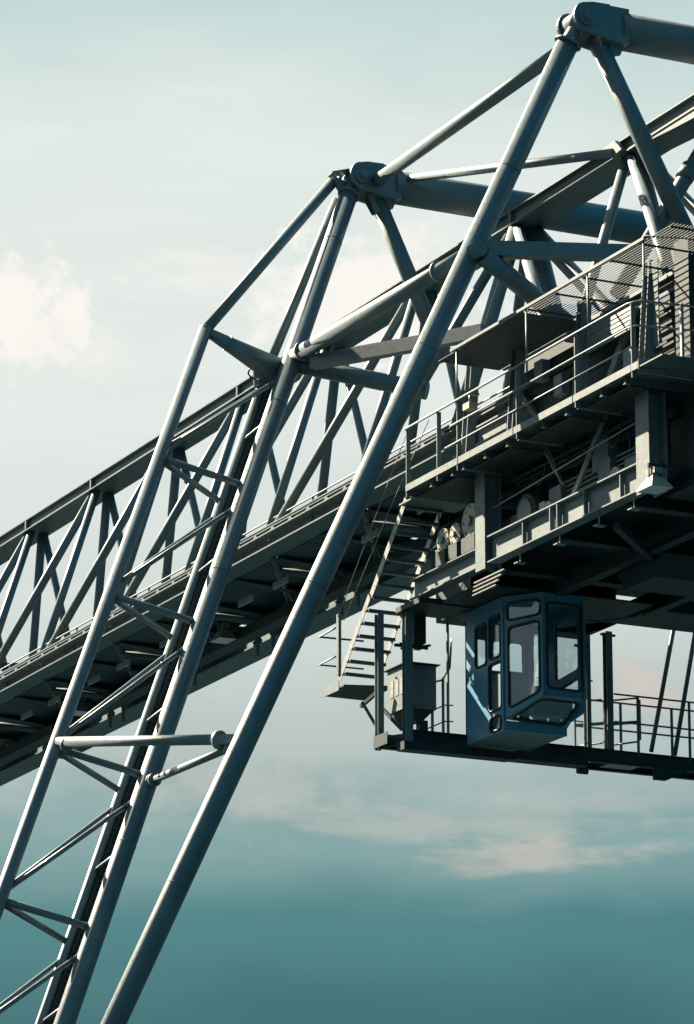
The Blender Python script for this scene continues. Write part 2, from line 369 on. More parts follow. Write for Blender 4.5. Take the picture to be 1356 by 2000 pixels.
# tapered outrigger bracket at the waist
pm = lerp(mn, c_at(23.75), .42)
tube('outrigger_arm', bend, pm, .085, SF, r1=.27, n=28)
da = (pm - bend).normalized(); disc('arm_collar', bend + da * .5, da, .165, .02, SF)
tube('outrigger_arm', bend + da * 1.2, c_at(23.95), .12, SF, r1=.16, n=20)
path('cable_loop', [(29.800, 65.324, 24.047), (29.800, 65.559, 24.061), (29.800, 65.605, 23.992), (29.850, 65.595, 23.925), (29.900, 65.351, 23.813), (30.000, 65.218, 23.739)], .02, SF, 'rub')
# mast bracing: struts to both chords, paired diagonals
LV = [21.42, 18.55, 15.5, 12.62, 9.8, 7.0, 4.2]
for k, z in enumerate(LV):
    tube('mast_strut', l_at(z), m_at(z), .065, SF, n=14)
    tube('mast_strut', l_at(z) + V((0, .02, -.03)), c_at(z - .05), .058, SF, n=14)
    zu = (LV[k - 1] if k else 24.2) - .32
    tube('mast_diagonal', l_at(z + .12), m_at(zu), .042, SF, n=12)
    tube('mast_diagonal', l_at(z + .12) + V((0, .05, .03)), c_at(zu - .02) + V((0, 0, .0)), .040, SF, n=12)
    disc('strut_collar', m_at(zu) + (l_at(z) - m_at(zu)).normalized() * .42, l_at(z) - m_at(zu), .055, .05, SF, n=12)
    for q in (.45,):                                          # brackets holding the rack chord to the leg
        zz_ = z + q * 2.85; tube('rack_bracket', c_at(zz_), m_at(zz_ + .25), .03, SF, n=8)
# stay tubes between mast, leg and the other leg
pL, pR = l_at(15.55), V((26.903, 59.585, 15.463))
tube('stay_tube', pL + V((.02, -.1, .04)), pR, .092, SF, n=22)
ds = (pR - pL).normalized()
disc('stay_collar', pL + ds * .28, ds, .135, .06, SF); disc('stay_collar', pR - ds * .42, ds, .16, .09, SF)
tube('stay_tube', V((26.874, 63.271, 15.391)), V((26.853, 59.702, 15.339)), .066, SF, n=18)
dq = (V((26.853, 59.702, 15.339)) - V((26.874, 63.271, 15.391))).normalized()
for q in (.14, .24): disc('stay_collar', V((26.874, 63.271, 15.391)) + dq * q, dq, .125, .05, SF)
disc('stay_collar', V((26.853, 59.702, 15.339)) - dq * .12, dq, .09, .1, SF)

# ------------------------------------------------------------------ hoist trolley
TX = 31.2
TR = thing('hoist_trolley', 'big dark hoist trolley with railed walkway slung below the lattice girder', 'trolley', (34, 56, 18.6))
def wy(y): return y
# upper walkway, cantilevered out past the platform below
KX = 30.70
for k, (ya, yb) in enumerate(((52.69, 54.6), (54.62, 56.68), (56.7, 58.72), (58.74, 60.76))):
    box('walkway_plate', (KX + .012, ya, 20.562), (32.25, yb, 20.585), TR, 'trol')
    box('toe_board', (KX, ya, 20.553), (KX + .01, yb - .012, 20.675), TR, 'trol')
    for q in (.15, .55, .95): ibeam('walkway_joist', (KX + .05, ya + q * (yb - ya), 20.495), (33.0, ya + q * (yb - ya), 20.495), .09, .13, TR, 'trol', .012, .01)
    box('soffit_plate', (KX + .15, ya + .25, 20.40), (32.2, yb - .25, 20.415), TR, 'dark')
box('walkway_plate', (31.1, 60.77, 20.60), (32.25, 61.8, 20.63), TR, 'trol')
box('walkway_plate', (KX + .012, 51.7, 20.562), (36.0, 52.67, 20.585), TR, 'trol'); box('toe_board', (KX, 52.45, 20.553), (KX + .01, 52.68, 20.675), TR, 'trol')
prism('toe_board', [(KX, 52.44, 20.53), (KX, 52.44, 20.71), (32.7, 51.9, 20.71), (32.7, 51.9, 20.53)], (0, -.012, 0), TR, 'trol')
# its railing
path('rail_bar', [(KX, 60.76, 21.72), (KX, 52.75, 21.72), (KX + .05, 52.57, 21.715), (KX + .22, 52.48, 21.71), (33.1, 52.15, 21.70)], .021, TR, 'trol')
path('rail_bar', [(KX, 59.0, 21.31), (KX, 52.75, 21.31), (KX + .05, 52.57, 21.305), (KX + .22, 52.48, 21.30), (33.1, 52.15, 21.29)], .017, TR, 'trol')
path('rail_bar', [(KX, 59.2, 20.96), (KX, 52.65, 20.96)], .015, TR, 'trol')
for y in (60.73, 59.53, 58.76, 56.58, 54.53, 52.66): bar('rail_post', (KX + .05, y, 20.45), (KX + .05, y, 21.72), .085, .022, TR, 'trol', (0, 1, 0))
for x in (31.45, 31.8, 32.8): bar('rail_post', (x, 52.3, 20.58), (x, 52.3, 21.70), .05, .05, TR, 'gal')
# canopy over the walkway: edge beam on thin posts, sheet at one end, open grating at the other
bar('canopy_edge', (KX, 52.15, 22.66), (KX, 58.94, 22.68), .05, .05, TR, 'trol')
bar('canopy_edge', (32.0, 52.1, 22.66), (32.0, 59.4, 22.66), .06, .08, TR, 'trol')
box('canopy_sheet', (KX + .035, 56.4, 22.645), (31.96, 59.5, 22.66), TR, 'dark')
bmg = bmesh.new()
for k in range(20): a_bar(bmg, (KX + .06 + k * .064, 51.3, 22.66), (KX + .06 + k * .064, 56.38, 22.66), .010, .014)
for k in range(6): a_bar(bmg, (KX + .03, 51.4 + k * .95, 22.63), (31.96, 51.4 + k * .95, 22.63), .02, .03)
gg = put('grating', bmg, 'dark', TR); gg['kind'] = 'stuff'
for y in (58.77, 56.2, 54.07, 52.23): tube('canopy_post', (KX + .02, y, 21.53), (KX + .02, y, 22.66), .018, TR, 'trol', n=10)
path('rail_bar', [(KX, 52.15, 22.69), (31.1, 51.95, 22.69), (32.9, 51.75, 22.68)], .02, TR, 'dark')
# trolley body between walkway and girder
box('house_wall', (31.98, 52.9, 20.6), (32.02, 59.0, 22.35), TR, 'dark'); box('house_wall', (32.45, 57.2, 20.6), (32.5, 60.0, 22.9), TR, 'dark')
box('end_wall', (32.0, 60.7, 19.3), (35.2, 60.75, 21.9), TR, 'dark')
for k in range(5): bar('conduit', (31.93, 53.0, 20.95 + k * .27), (31.93, 58.9, 20.93 + k * .27), .035, .035, TR, 'dark')
for y, z in ((54.5, 21.3), (56.9, 21.5), (58.2, 21.1), (57.6, 21.95)): box('junction_box', (31.78, y, z), (31.96, y + .28, z + .36), TR, 'trol', .012)
for k in range(8): box('wall_rib', (32.405, 53.3 + k * .78, 20.92), (32.449, 53.36 + k * .78, 21.93), TR, 'dark')
box('house_roof', (32.46, 53.0, 21.96), (35.6, 60.3, 22.0), TR, 'dark')
ibeam('runway_beam', (32.15, 52.0, 21.72), (32.15, 61.5, 21.72), .2, .36, TR, 'trol')
ibeam('runway_beam', (32.1, 51.5, 22.63), (32.1, 57.2, 22.63), .16, .2, TR, 'trol')
for y in (60.1, 58.35, 56.0, 53.75):
    ibeam('column', (31.6, y, 20.9), (31.75, y, 22.9), .18, .2, TR, 'trol', .016, .014, (0, 1, 0))
bar('wall_brace', (31.9, 58.6, 22.0), (31.9, 57.6, 20.95), .1, .1, TR); bar('wall_brace', (31.95, 54.6, 22.4), (31.9, 55.75, 20.95), .12, .14, TR)
# pale ribbed cladding leaning against the beam
for k in range(3):
    za = 22.34 - k * .16; xa = 31.72 - k * .02
    prism('cladding_strip', [(xa, 54.35, za), (xa, 56.05, za), (xa - .02, 56.05, za - .152), (xa - .02, 54.35, za - .152)], (.02, 0, .004), TR, 'plate')
for k in range(5):
    box('cladding_strip', (31.68, 53.42, 21.35 + k * .3), (31.70, 53.75, 21.64 + k * .3), TR, 'plate')
# access ladder beside the corner column
for x in (31.98, 32.2): bar('ladder_stile', (x, 52.4, 21.9), (x, 52.4, 22.85), .03, .05, TR, 'dark')
for k in range(6): tube('ladder_rung', (31.98, 52.4, 21.98 + k * .15), (32.2, 52.4, 21.98 + k * .15), .012, TR, 'gal', n=8)
box('corner_column', (31.75, 52.55, 20.9), (32.35, 53.0, 23.0), TR, 'dark')
# lower platform: edge girder, columns, cross girders and dark underside
ibeam('platform_girder', (TX + .12, 53.42, 19.04), (TX + .12, 58.6, 19.04), .24, .48, TR, 'trol', .025, .02)
ibeam('platform_girder', (TX + .12, 59.05, 18.98), (TX + .12, 61.6, 18.98), .24, .36, TR, 'trol', .02, .02)
for y, wd in ((58.85, .36), (53.2, .42)):
    bmc = bmesh.new(); a_box(bmc, (TX - .006, y - wd / 2, 18.72), (TX + .016, y + wd / 2, 20.78)); a_box(bmc, (TX + .0165, y - .02, 18.74), (TX + .3, y + .02, 20.78)); a_box(bmc, (TX + .3005, y - wd / 2, 18.72), (TX + .325, y + wd / 2, 20.78))
    put('column', bmc, 'trol', TR)
for y in (56.35, 56.1): box('web_stiffener', (TX + .001, y - .012, 18.84), (TX + .1, y + .012, 19.24), TR, 'trol')
for y in (57.35, 55.2, 54.0): box('web_stiffener', (TX + .02, y - .012, 18.84), (TX + .1, y + .012, 19.24), TR, 'trol')
for y in (47.0, 49.4, 51.8, 54.2, 56.6, 58.9): ibeam('cross_girder', (TX + (.26 if y > 53 else 1.4), y, 18.95), (39.5, y, 18.95), .26, .4, TR, 'dark')
for x in (33.0, 35.2, 37.4): ibeam('long_girder', (x, 46, 18.72), (x, 60.0, 18.72), .2, .3, TR, 'dark')
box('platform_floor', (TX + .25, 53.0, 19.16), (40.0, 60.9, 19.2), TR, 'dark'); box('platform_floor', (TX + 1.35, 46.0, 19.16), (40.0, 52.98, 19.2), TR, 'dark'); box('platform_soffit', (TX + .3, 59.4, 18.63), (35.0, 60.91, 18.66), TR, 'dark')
for k, y in enumerate((53.7, 54.85, 56.2, 57.6)): # hanging T hooks under the edge
    bmh = bmesh.new(); a_box(bmh, (TX + .1, y - .008, 18.58), (TX + .12, y + .008, 18.8)); a_box(bmh, (TX + .02, y - .07, 18.565), (TX + .2, y + .07, 18.58)); put('cable_hanger', bmh, 'gal', TR)
prism('floor_hopper', [(33.2, 56.0, 18.6), (33.2, 57.6, 18.6), (33.2, 57.3, 18.25), (33.2, 56.3, 18.25)], (1.4, 0, 0), TR, 'dark')
bar('floor_strut', (31.6, 54.8, 18.6), (35.5, 58.6, 18.55), .12, .12, TR, 'dark'); bar('floor_strut', (33.0, 50.5, 18.6), (36.5, 54.5, 18.55), .12, .12, TR, 'dark')
# far edge of the platform where the cab gangway hangs
box('platform_edge', (32.1, 60.92, 18.62), (35.1, 62.3, 19.22), TR, 'dark'); box('platform_edge', (31.1, 61.0, 18.62), (32.09, 61.95, 18.72), TR, 'dark')
prism('platform_corner', [(35.1, 60.3, 18.62), (35.1, 61.3, 18.62), (34.9, 61.9, 18.62), (34.2, 61.9, 18.62)], (0, 0, .3), TR, 'dark')
box('platform_edge', (35.1, 59.7, 18.62), (40, 60.9, 18.95), TR, 'dark')
# long slatted vents on the lower deck
for k in range(6): bar('vent_slat', (31.75, 53.5, 19.42 + k * .085), (31.75, 56.9, 19.42 + k * .085), .05, .03, TR, 'trol')
for y in (53.4, 54.6, 55.8, 57.0): bar('vent_frame', (31.8, y, 19.2), (31.8, y, 20.1), .06, .06, TR, 'dark')
path('rail_bar', [(TX + .1, 58.6, 19.78), (TX + .1, 53.4, 20.02)], .012, TR, 'gal')
tube('platform_brace', (31.45, 56.05, 19.3), (31.5, 54.6, 20.8), .05, TR, n=14)
box('service_unit', (31.7, 55.2, 19.75), (32.1, 55.75, 20.4), TR, 'trol', .03)
bmq = bmesh.new()
for k in range(3): a_path(bmq, [(31.5 + .03 * math.sin(k * 2 + q * .5), 57.05 - q * .065, 20.55 - q * .085 + .02 * math.cos(k * 2)) for q in range(11)], .022)
put('hose_bundle', bmq, 'gal', TR)
for y in (57.9, 56.6): ibeam('inner_column', (31.9, y, 19.2), (31.9, y, 20.8), .12, .14, TR, 'dark', .012, .01)
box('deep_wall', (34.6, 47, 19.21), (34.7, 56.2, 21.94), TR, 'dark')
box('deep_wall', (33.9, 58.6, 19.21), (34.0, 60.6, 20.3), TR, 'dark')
for k in range(4): bar('cable_tray_bar', (TX + .02, 59.1 + .02 * k, 18.55 - k * .07), (TX + .02, 58.0 + .1 * k, 18.55 - k * .07), .05, .018, TR, 'gal')
for k in range(4): tube('pipe', (31.6 + .09 * k, 53.6, 20.28 + .03 * (k % 2)), (31.6 + .09 * k, 58.6, 20.28 + .03 * (k % 2)), .03, TR, 'dark', n=10)
for y in (54.1, 55.0, 56.7, 58.1): box('switch_box', (31.62, y, 19.21), (31.95, y + .42, 19.75 + .1 * math.sin(y * 3)), TR, 'trol', .015)
tube('motor', (31.55, 54.75, 19.42), (32.1, 54.75, 19.42), .17, TR, 'cream', n=20); tube('motor', (31.55, 57.05, 19.42), (32.1, 57.05, 19.42), .15, TR, 'cream', n=20)
for k in range(3): path('hanging_cable', [(31.5, 54.3 + k * 1.3 + q * .12, 20.4 - .5 * math.sin(math.pi * q / 6)) for q in range(7)], .014, TR, 'rub', 6)
for k in range(3): path('hanging_cable', [(31.5 + .2 * k, 61.0, 20.3 - .08 * q) if q < 6 else (31.5 + .2 * k, 61.0 + .1 * (q - 5), 19.85 - .02 * q) for q in range(9)], .014, TR, 'rub', 6)
bar('deck_beam', (31.9, 60.0, 20.2), (31.9, 53.3, 20.2), .1, .16, TR, 'dark'); bar('deck_beam', (32.4, 60.5, 19.9), (32.4, 53.3, 19.9), .14, .3, TR, 'dark')
# right hand portion of the trolley above the platform
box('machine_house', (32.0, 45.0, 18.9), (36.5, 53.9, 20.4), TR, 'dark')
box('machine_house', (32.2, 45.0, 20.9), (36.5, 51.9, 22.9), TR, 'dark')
for y in (46.4, 48.2, 50.0): box('house_rib', (32.15, y, 20.9), (32.199, y + .1, 22.9), TR, 'dark')

# drive gear on the left of the lower deck
def gearbox(loc, rr, label):
    g_ = thing('drive_gear', label, 'motor', loc)
    x, y, z = loc
    box('base', (x - .05, y - rr * .8, 19.2), (x + .45, y + rr * .8, z + .06), g_, 'dark')
    put('casing', one(a_tube, (x + .06, y, z + rr + .04), (x + .42, y, z + rr + .04), rr * .88, None, 24), 'cream', g_)
    put('cover', one(a_tube, (x + .0, y, z + rr + .04), (x + .06, y, z + rr + .04), rr, None, 24), 'cream', g_)
    for k in range(8):
        a = 2 * math.pi * k / 8; tube('bolt', (x - .02, y + rr * .84 * math.cos(a), z + rr + .04 + rr * .84 * math.sin(a)), (x + .001, y + rr * .84 * math.cos(a), z + rr + .04 + rr * .84 * math.sin(a)), rr * .08, g_, 'gal', n=6)
    tube('shaft', (x - .06, y, z + rr + .04), (x, y, z + rr + .04), rr * .3, g_, 'gal', n=12)
    return g_
gearbox((31.30, 59.42, 19.42), .31, 'largest round cream gear cover above the left platform girder')
gearbox((31.30, 60.0, 19.42), .2, 'middle sized round cream gear cover in the drive line')
gearbox((31.30, 60.48, 19.4), .22, 'cream gear cover at the stair end of the drive line')
fan = thing('blower_drum', 'dark round blower drum behind the platform column', 'blower', (31.55, 57.75, 19.2))
tube('drum', (31.5, 57.75, 19.52), (32.1, 57.75, 19.52), .34, fan, 'dark', n=28); tube('drum_rim', (31.47, 57.75, 19.52), (31.5, 57.75, 19.52), .25, fan, 'trol', n=28)
box('foot', (31.5, 57.5, 19.2), (32.0, 58.0, 19.26), fan, 'dark')
box('crate', (31.55, 57.15, 19.21), (31.8, 57.35, 19.6), fan, 'cream', .01)

# ------------------------------------------------------------------ floodlights
def floodlight(label, c, s=1.0, group=None):
    x, y, z = c
    f = thing('floodlight', label, 'floodlight', c, group)
    q = .24 * s; t = .10 * s; h = .26 * s; D_ = .30 * s
    bml = bmesh.new()
    lo_ = [bml.verts.new((x + a * q, y + b * D_, z)) for a, b in ((-1, -1), (1, -1), (1, 1), (-1, 1))]
    hi_ = [bml.verts.new((x + a * t, y + b * t, z + h)) for a, b in ((-1, -1), (1, -1), (1, 1), (-1, 1))]
    for i in range(4): bml.faces.new((lo_[i], lo_[(i + 1) % 4], hi_[(i + 1) % 4], hi_[i]))
    bml.faces.new(hi_); put('housing', bml, 'lamp', f)
    prism('lens', [(x - q * .96, y - D_ * .96, z + .006), (x + q * .96, y - D_ * .96, z + .006), (x + q * .96, y + D_ * .96, z + .006), (x - q * .96, y + D_ * .96, z + .006)], (0, 0, .01), f, 'lens')
    box('control_gear', (x - .09 * s, y - .16 * s, z + h + .04 * s), (x + .09 * s, y + .16 * s, z + h + .15 * s), f, 'gal', .008)
    for a in (-1, 1): bar('bracket_arm', (x + a * .12 * s, y, z + h * .6), (x + a * .12 * s, y, z + h + .22 * s), .015, .04, f, 'dark')
    bar('mounting', (x - .14 * s, y, z + h + .22 * s), (x + .4 * s, y, z + h + .22 * s), .05, .05, f, 'dark')
    return f
floodlight('pale boxy floodlight bracketed to the corner column of the trolley', (30.950, 52.424, 18.539), .85)
floodlight('small floodlight hanging under the girder between the legs', (34.400, 76.937, 21.639), .95)
floodlight('small floodlight hanging under the girder beside the thin mast tube', (34.400, 85.238, 21.632), .95)
sp = thing('spot_lamp', 'small cream spot lamp clipped to the upper walkway railing post', 'lamp', (31.300, 59.446, 21.815))
o_ = V((31.300, 59.446, 21.815))
box('lamp_body', o_ + V((-.05, -.12, 0)), o_ + V((.1, .12, .12)), sp, 'lamp', .012); tube('lamp_stem', o_ + V((.03, 0, .12)), o_ + V((.03, 0, .3)), .02, sp, 'gal'); box('lamp_bracket', o_ + V((.0, -.05, .28)), o_ + V((.2, .05, .32)), sp, 'gal')

# ------------------------------------------------------------------ stairway to the cab gangway
ST = thing('stairway', 'steep steel stairway hanging from the walkway down to a small landing', 'stairs', (31.6, 64.4, 17.8))
sx0, sx1 = 31.2, 31.97
st0, st1 = V((0, 61.72, 20.72)), V((0, 64.45, 17.93))
for x in (sx0, sx1 - .01):
    for a, b in (((0, 0), (0, .53)), ((0, .53), (0, 1.0))):
        p, q = lerp(st0, st1, a[1]), lerp(st0, st1, b[1]); sh = .06 if a[1] > .4 else 0.0
        a_ = V((x, p.y + sh, p.z)); b_ = V((x, q.y + sh, q.z))
        n_ = (b_ - a_).normalized(); k_ = V((0, -n_.z, n_.y)) * .07
        prism('stringer', [a_ - k_, b_ - k_, b_ + k_, a_ + k_], (.012, 0, 0), ST, 'gal')
NT_ = 14
for k in range(NT_):
    p = lerp(st0, st1, (k + .6) / NT_)
    bmt_ = bmesh.new(); a_box(bmt_, (sx0 + .013, p.y - .12, p.z - .01), (sx1 - .012, p.y + .10, p.z + .01)); a_box(bmt_, (sx0 + .013, p.y - .12, p.z - .05), (sx1 - .012, p.y - .108, p.z - .0105))
    put('tread', bmt_, 'plate', ST)
    for x in (sx0 - .004, sx1 + .004): tube('bolt', (x - .006, p.y, p.z - .02), (x + .006, p.y, p.z - .02), .012, ST, 'trol', n=6)
# landing, its toe boards, post and guard
prism('landing_plate', [(31.2, 64.3, 17.76), (31.2, 65.25, 17.76), (32.1, 65.25, 17.76), (32.1, 64.0, 17.76)], (0, 0, .03), ST, 'dark')
box('toe_board', (31.188, 64.5, 17.72), (31.199, 65.27, 17.90), ST, 'trol'); box('toe_board', (31.2, 65.251, 17.76), (32.1, 65.263, 17.88), ST, 'trol')
bar('guard_post', (31.200, 64.517, 18.018), (31.200, 64.518, 19.175), .09, .06, ST, 'trol', (1, 0, 0))
path('guard_rail', [(31.2, 64.55, 18.95), (31.2, 65.35, 18.92), (32.1, 65.3, 18.92)], .02, ST, 'trol')
path('guard_rail', [(31.2, 64.55, 18.4), (31.2, 65.35, 18.38), (32.1, 65.3, 18.38)], .018, ST, 'trol')
path('stay_cable', [(31.220, 61.604, 22.074), (31.180, 62.897, 20.711), (31.150, 64.459, 19.107)], .009, ST, 'gal', 6)
path('stay_cable', [(31.300, 60.981, 22.035), (31.250, 62.573, 20.640), (31.200, 64.299, 19.009)], .009, ST, 'gal', 6)

# ------------------------------------------------------------------ cab gangway
GW = thing('cab_gangway', 'narrow steel gangway with thin railings hung on posts under the trolley', 'gangway', (34, 62.1, 16.1))
GY0, GY1 = 61.78, 62.38
ibeam('edge_beam', (31.2, GY0, 16.33), (39.0, GY0, 16.33), .12, .26, GW, 'dark', .016, .012)
ibeam('edge_beam', (30.9, GY1, 16.33), (39.0, GY1, 16.33), .12, .26, GW, 'dark', .016, .012)
for k in range(8): box('deck_panel', (31.25 + k * .97, GY0 + .07, 16.40), (31.25 + k * .97 + .95, GY1 - .07, 16.425), GW, 'trol')
for k in range(6): bar('joist', (31.3 + k * 1.4, GY0 + .06, 16.33), (31.3 + k * 1.4, GY1 - .06, 16.33), .06, .12, GW, 'dark')
box('fender', (31.0, GY0 - .35, 16.02), (33.2, GY0 - .061, 16.17), GW, 'dark', .02); box('fender', (33.25, GY0 - .35, 16.04), (34.75, GY0 - .061, 16.2), GW, 'dark', .02)
tube('fender_foot', (34.55, GY0 - .3, 15.95), (34.75, GY0 - .3, 15.95), .06, GW, 'dark')
prism('gangway_bracket', [(36.3, GY0 - .1, 16.19), (37.0, GY0 - .1, 16.19), (36.55, GY0 - .1, 15.98), (36.3, GY0 - .1, 15.98)], (0, .1, 0), GW, 'dark')
for k in range(3): box('tread_mat', (33.35 + k * 1.0, GY0 - .05, 16.19), (34.0 + k * 1.0, GY0 + .3, 16.199), GW, 'gal')
# hanging posts
def hpost(x, y, z0, z1, wd=.15): ibeam('hanging_post', (x, y, z0), (x, y, z1), wd, .14, GW, 'trol', .014, .012, (0, 1, 0))
hpost(31.24, GY0 - .02, 16.2, 18.68); hpost(30.93, GY1 - .1, 16.15, 18.66, .12); hpost(35.42, GY0 + .05, 16.45, 18.7, .13); hpost(35.0, GY0 + .1, 16.45, 18.7, .09)
for x, z in ((35.42, 18.72), (34.86, 18.45)): tube('cross_pin', (x - .15, GY0 + .03, z - .08), (x + .15, GY0 + .03, z - .08), .025, GW, 'dark', n=10); 
tube('hanging_rod', (37.013, 62.000, 19.243), (36.408, 62.000, 16.564), .042, GW, 'trol', n=12); tube('hanging_rod', (37.545, 62.000, 19.547), (36.912, 62.000, 16.541), .042, GW, 'trol', n=12)
# side frame with braces by the stairs
prism('end_plate', [(30.86, GY0 + .05, 16.18), (30.86, GY0 + .6, 16.18), (30.86, GY0 + .6, 16.40), (30.86, GY0 + .05, 16.40)], (.012, 0, 0), GW, 'dark')
bar('end_tie', (30.9, GY1 - .1, 16.28), (31.22, GY0, 16.28), .06, .2, GW, 'dark')
bar('end_brace', (30.894, 62.900, 17.141), (31.146, 62.700, 16.576), .12, .05, GW, 'dark'); bar('end_brace', (31.060, 62.400, 16.935), (31.200, 61.900, 16.475), .06, .06, GW, 'dark')
bar('end_brace', (31.010, 63.200, 17.136), (31.179, 62.700, 17.386), .06, .06, GW, 'dark')
# railings
for yy, xs, xe in ((GY0 - .02, 35.5, 39.0), (GY1 + .02, 35.0, 39.0)):
    for z in (17.52, 17.0): path('rail_bar', [(xs, yy, z), (xe, yy, z)], .018, GW, 'trol')
    for x in (36.0, 37.1, 38.2): bar('rail_post', (x, yy, 16.4), (x, yy, 17.52), .05, .02, GW, 'trol', (0, 1, 0))
path('rail_bar', [(31.3, GY1 + .02, 17.55), (32.05, GY1 + .02, 17.52), (32.2, GY1 - .1, 17.56), (32.26, GY1 - .3, 17.75), (32.26, GY1 - .35, 18.1), (32.3, GY1 - .3, 18.3)], .02, GW, 'trol')
for z in (17.05, 16.75): path('rail_bar', [(31.9, GY1, z - .12), (32.15, GY0 + .3, z + .0), (32.3, GY0 + .25, z)], .013, GW, 'trol')
for x in (31.9, 32.12, 32.22): bar('rail_post', (x, GY0 + .3, 16.42), (x, GY0 + .3, 17.55 if x < 32.2 else 18.6), .04, .04, GW, 'trol')
path('rail_bar', [(34.4, GY1, 17.1), (35.4, GY1, 17.08)], .014, GW, 'trol'); path('rail_bar', [(34.9, GY1, 17.9), (35.4, GY1, 17.88)], .016, GW, 'trol')
def gate(x, yy):
    pts = [(x, yy, 16.6), (x, yy, 17.4), (x + .04, yy, 17.45), (x + .42, yy - .25, 17.48), (x + .46, yy - .28, 17.44), (x + .46, yy - .28, 16.7), (x + .42, yy - .25, 16.66), (x, yy, 16.6)]
    path('gate_frame', pts, .018, GW, 'trol'); bar('gate_plate', (x, yy, 17.0), (x + .46, yy - .28, 17.03), .02, .06, GW, 'trol')
gate(35.02, GY1); gate(35.55, GY0 + .2)

# ------------------------------------------------------------------ cabinets by the gangway
EC = thing('electrical_cabinet', 'grey electrical cabinet hung behind the gangway post below the stairs', 'cabinet', (31.6, 62.3, 16.9))
box('body', (31.33, 61.98, 16.92), (31.93, 62.75, 17.72), EC, 'trol', .012)
box('door', (31.38, 61.962, 16.98), (31.88, 61.979, 17.66), EC, 'trol', .006)
box('lid', (31.28, 61.9, 17.73), (31.98, 62.85, 17.75), EC, 'dark'); tube('lock', (31.84, 61.945, 17.3), (31.84, 61.962, 17.3), .015, EC, 'gal', n=10)
prism('hopper_base', [(31.36, 62.0, 16.919), (31.9, 62.0, 16.919), (31.72, 62.1, 16.72), (31.5, 62.1, 16.72)], (0, .6, 0), EC, 'dark')
for k in range(3): box('vent_slot', (31.322, 62.1 + k * .2, 17.2), (31.329, 62.22 + k * .2, 17.5), EC, 'gal')
bar('foot', (31.45, 62.2, 16.42), (31.45, 62.2, 16.74), .1, .1, EC, 'dark'); bar('foot', (31.75, 62.2, 16.42), (31.75, 62.2, 16.74), .16, .16, EC, 'dark')
SPK = thing('loud_speaker', 'tall narrow dark box with a pale edge hung under the platform edge', 'speaker', (31.578, 62.000, 18.110))
o_ = V((31.578, 62.000, 18.110)); box('case', o_ + V((-.12, -.1, 0)), o_ + V((.11, .15, .62)), SPK, 'dark', .01); box('edge_strip', o_ + V((-.155, -.1, .02)), o_ + V((-.121, -.02, .6)), SPK, 'gal')
bar('arm', o_ + V((-.35, 0, -.12)), o_ + V((.25, 0, .0)), .04, .04, SPK, 'dark'); bar('arm', o_ + V((-.35, .05, -.02)), o_ + V((.22, .05, -.05)), .035, .05, SPK, 'dark'); box('mount', o_ + V((-.06, -.03, -.1)), o_ + V((.06, .08, .0)), SPK, 'dark')
bar('back_arm', o_ + V((-.45, .05, -.05)), o_ + V((-.3, .05, -.05)), .05, .05, SPK, 'dark'); bar('hanger', o_ + V((0, .05, .6)), o_ + V((0, .05, .78)), .04, .04, SPK, 'dark')

# ------------------------------------------------------------------ operator cab
CB = thing('operator_cab', 'blue operator cab with rounded rubber framed windows hanging beside the gangway', 'cab', (32.9, 60.4, 16.2))
def rounded(pts, r, n=5):
    """round the corners of a planar polygon"""
    out_ = []; m_ = len(pts)
    for i in range(m_):
        p, a, b = V(pts[i]), V(pts[i - 1]), V(pts[(i + 1) % m_])
        e1, e2 = (a - p), (b - p); rr_ = min(r, e1.length * .45, e2.length * .45)
        s0, s1 = p + e1.normalized() * rr_, p + e2.normalized() * rr_
        for k in range(n + 1):
            t = k / n; out_.append(s0 * (1 - t) ** 2 + p * 2 * t * (1 - t) + s1 * t ** 2)
    return out_
def quad(c4, u0, v0, u1, v1):
    """sub-rectangle of a four-corner panel (c4 = bl, br, tr, tl)"""
    bl, br, tr, tl = [V(p) for p in c4]
    f = lambda u, v: (bl * (1 - u) + br * u) * (1 - v) + (tl * (1 - u) + tr * u) * v
    return [f(u0, v0), f(u1, v0), f(u1, v1), f(u0, v1)]
def panel(c4, wins, nrm, mat='cab', thick=.04, rad=.09):
    """cab wall with rounded openings, each with gasket and pane"""
    nrm = V(nrm).normalized(); bm = bmesh.new(); loops = [list(map(V, c4))]; holes = []
    for wn in wins:
        h = rounded(quad(c4, *wn), rad); holes.append(h); loops.append(h)
    ed = []
    for L in loops:
        vs_ = [bm.verts.new(p) for p in L]; ed += [bm.edges.new((vs_[i], vs_[(i + 1) % len(vs_)])) for i in range(len(vs_))]
    bmesh.ops.triangle_fill(bm, use_beauty=True, use_dissolve=False, edges=ed, normal=nrm)
    ret = bmesh.ops.extrude_face_region(bm, geom=bm.faces[:])
    bmesh.ops.translate(bm, verts=[v for v in ret['geom'] if isinstance(v, bmesh.types.BMVert)], vec=-nrm * thick)
    wl = put('wall', bm, mat, CB)
    for h in holes:
        wd = bpy.data.objects.new('window', None)
        bmw = bmesh.new(); pts = [p + nrm * .006 for p in h]; a_path(bmw, pts + [pts[0], pts[1]], .022, 6); wd = put('window_gasket', bmw, 'rub', CB)
        bmp = bmesh.new(); vs_ = [bmp.verts.new(p - nrm * .018) for p in h]; bmp.faces.new(vs_); put('pane', bmp, 'glass', wd)
    return wl
zT, zB = 18.52, 16.2
P0, P1, P2, P3, P4 = (32.25, 61.45), (32.25, 60.0), (32.70, 59.35), (33.52, 59.35), (33.52, 61.45)
q3 = lambda p, z: (p[0], p[1], z)
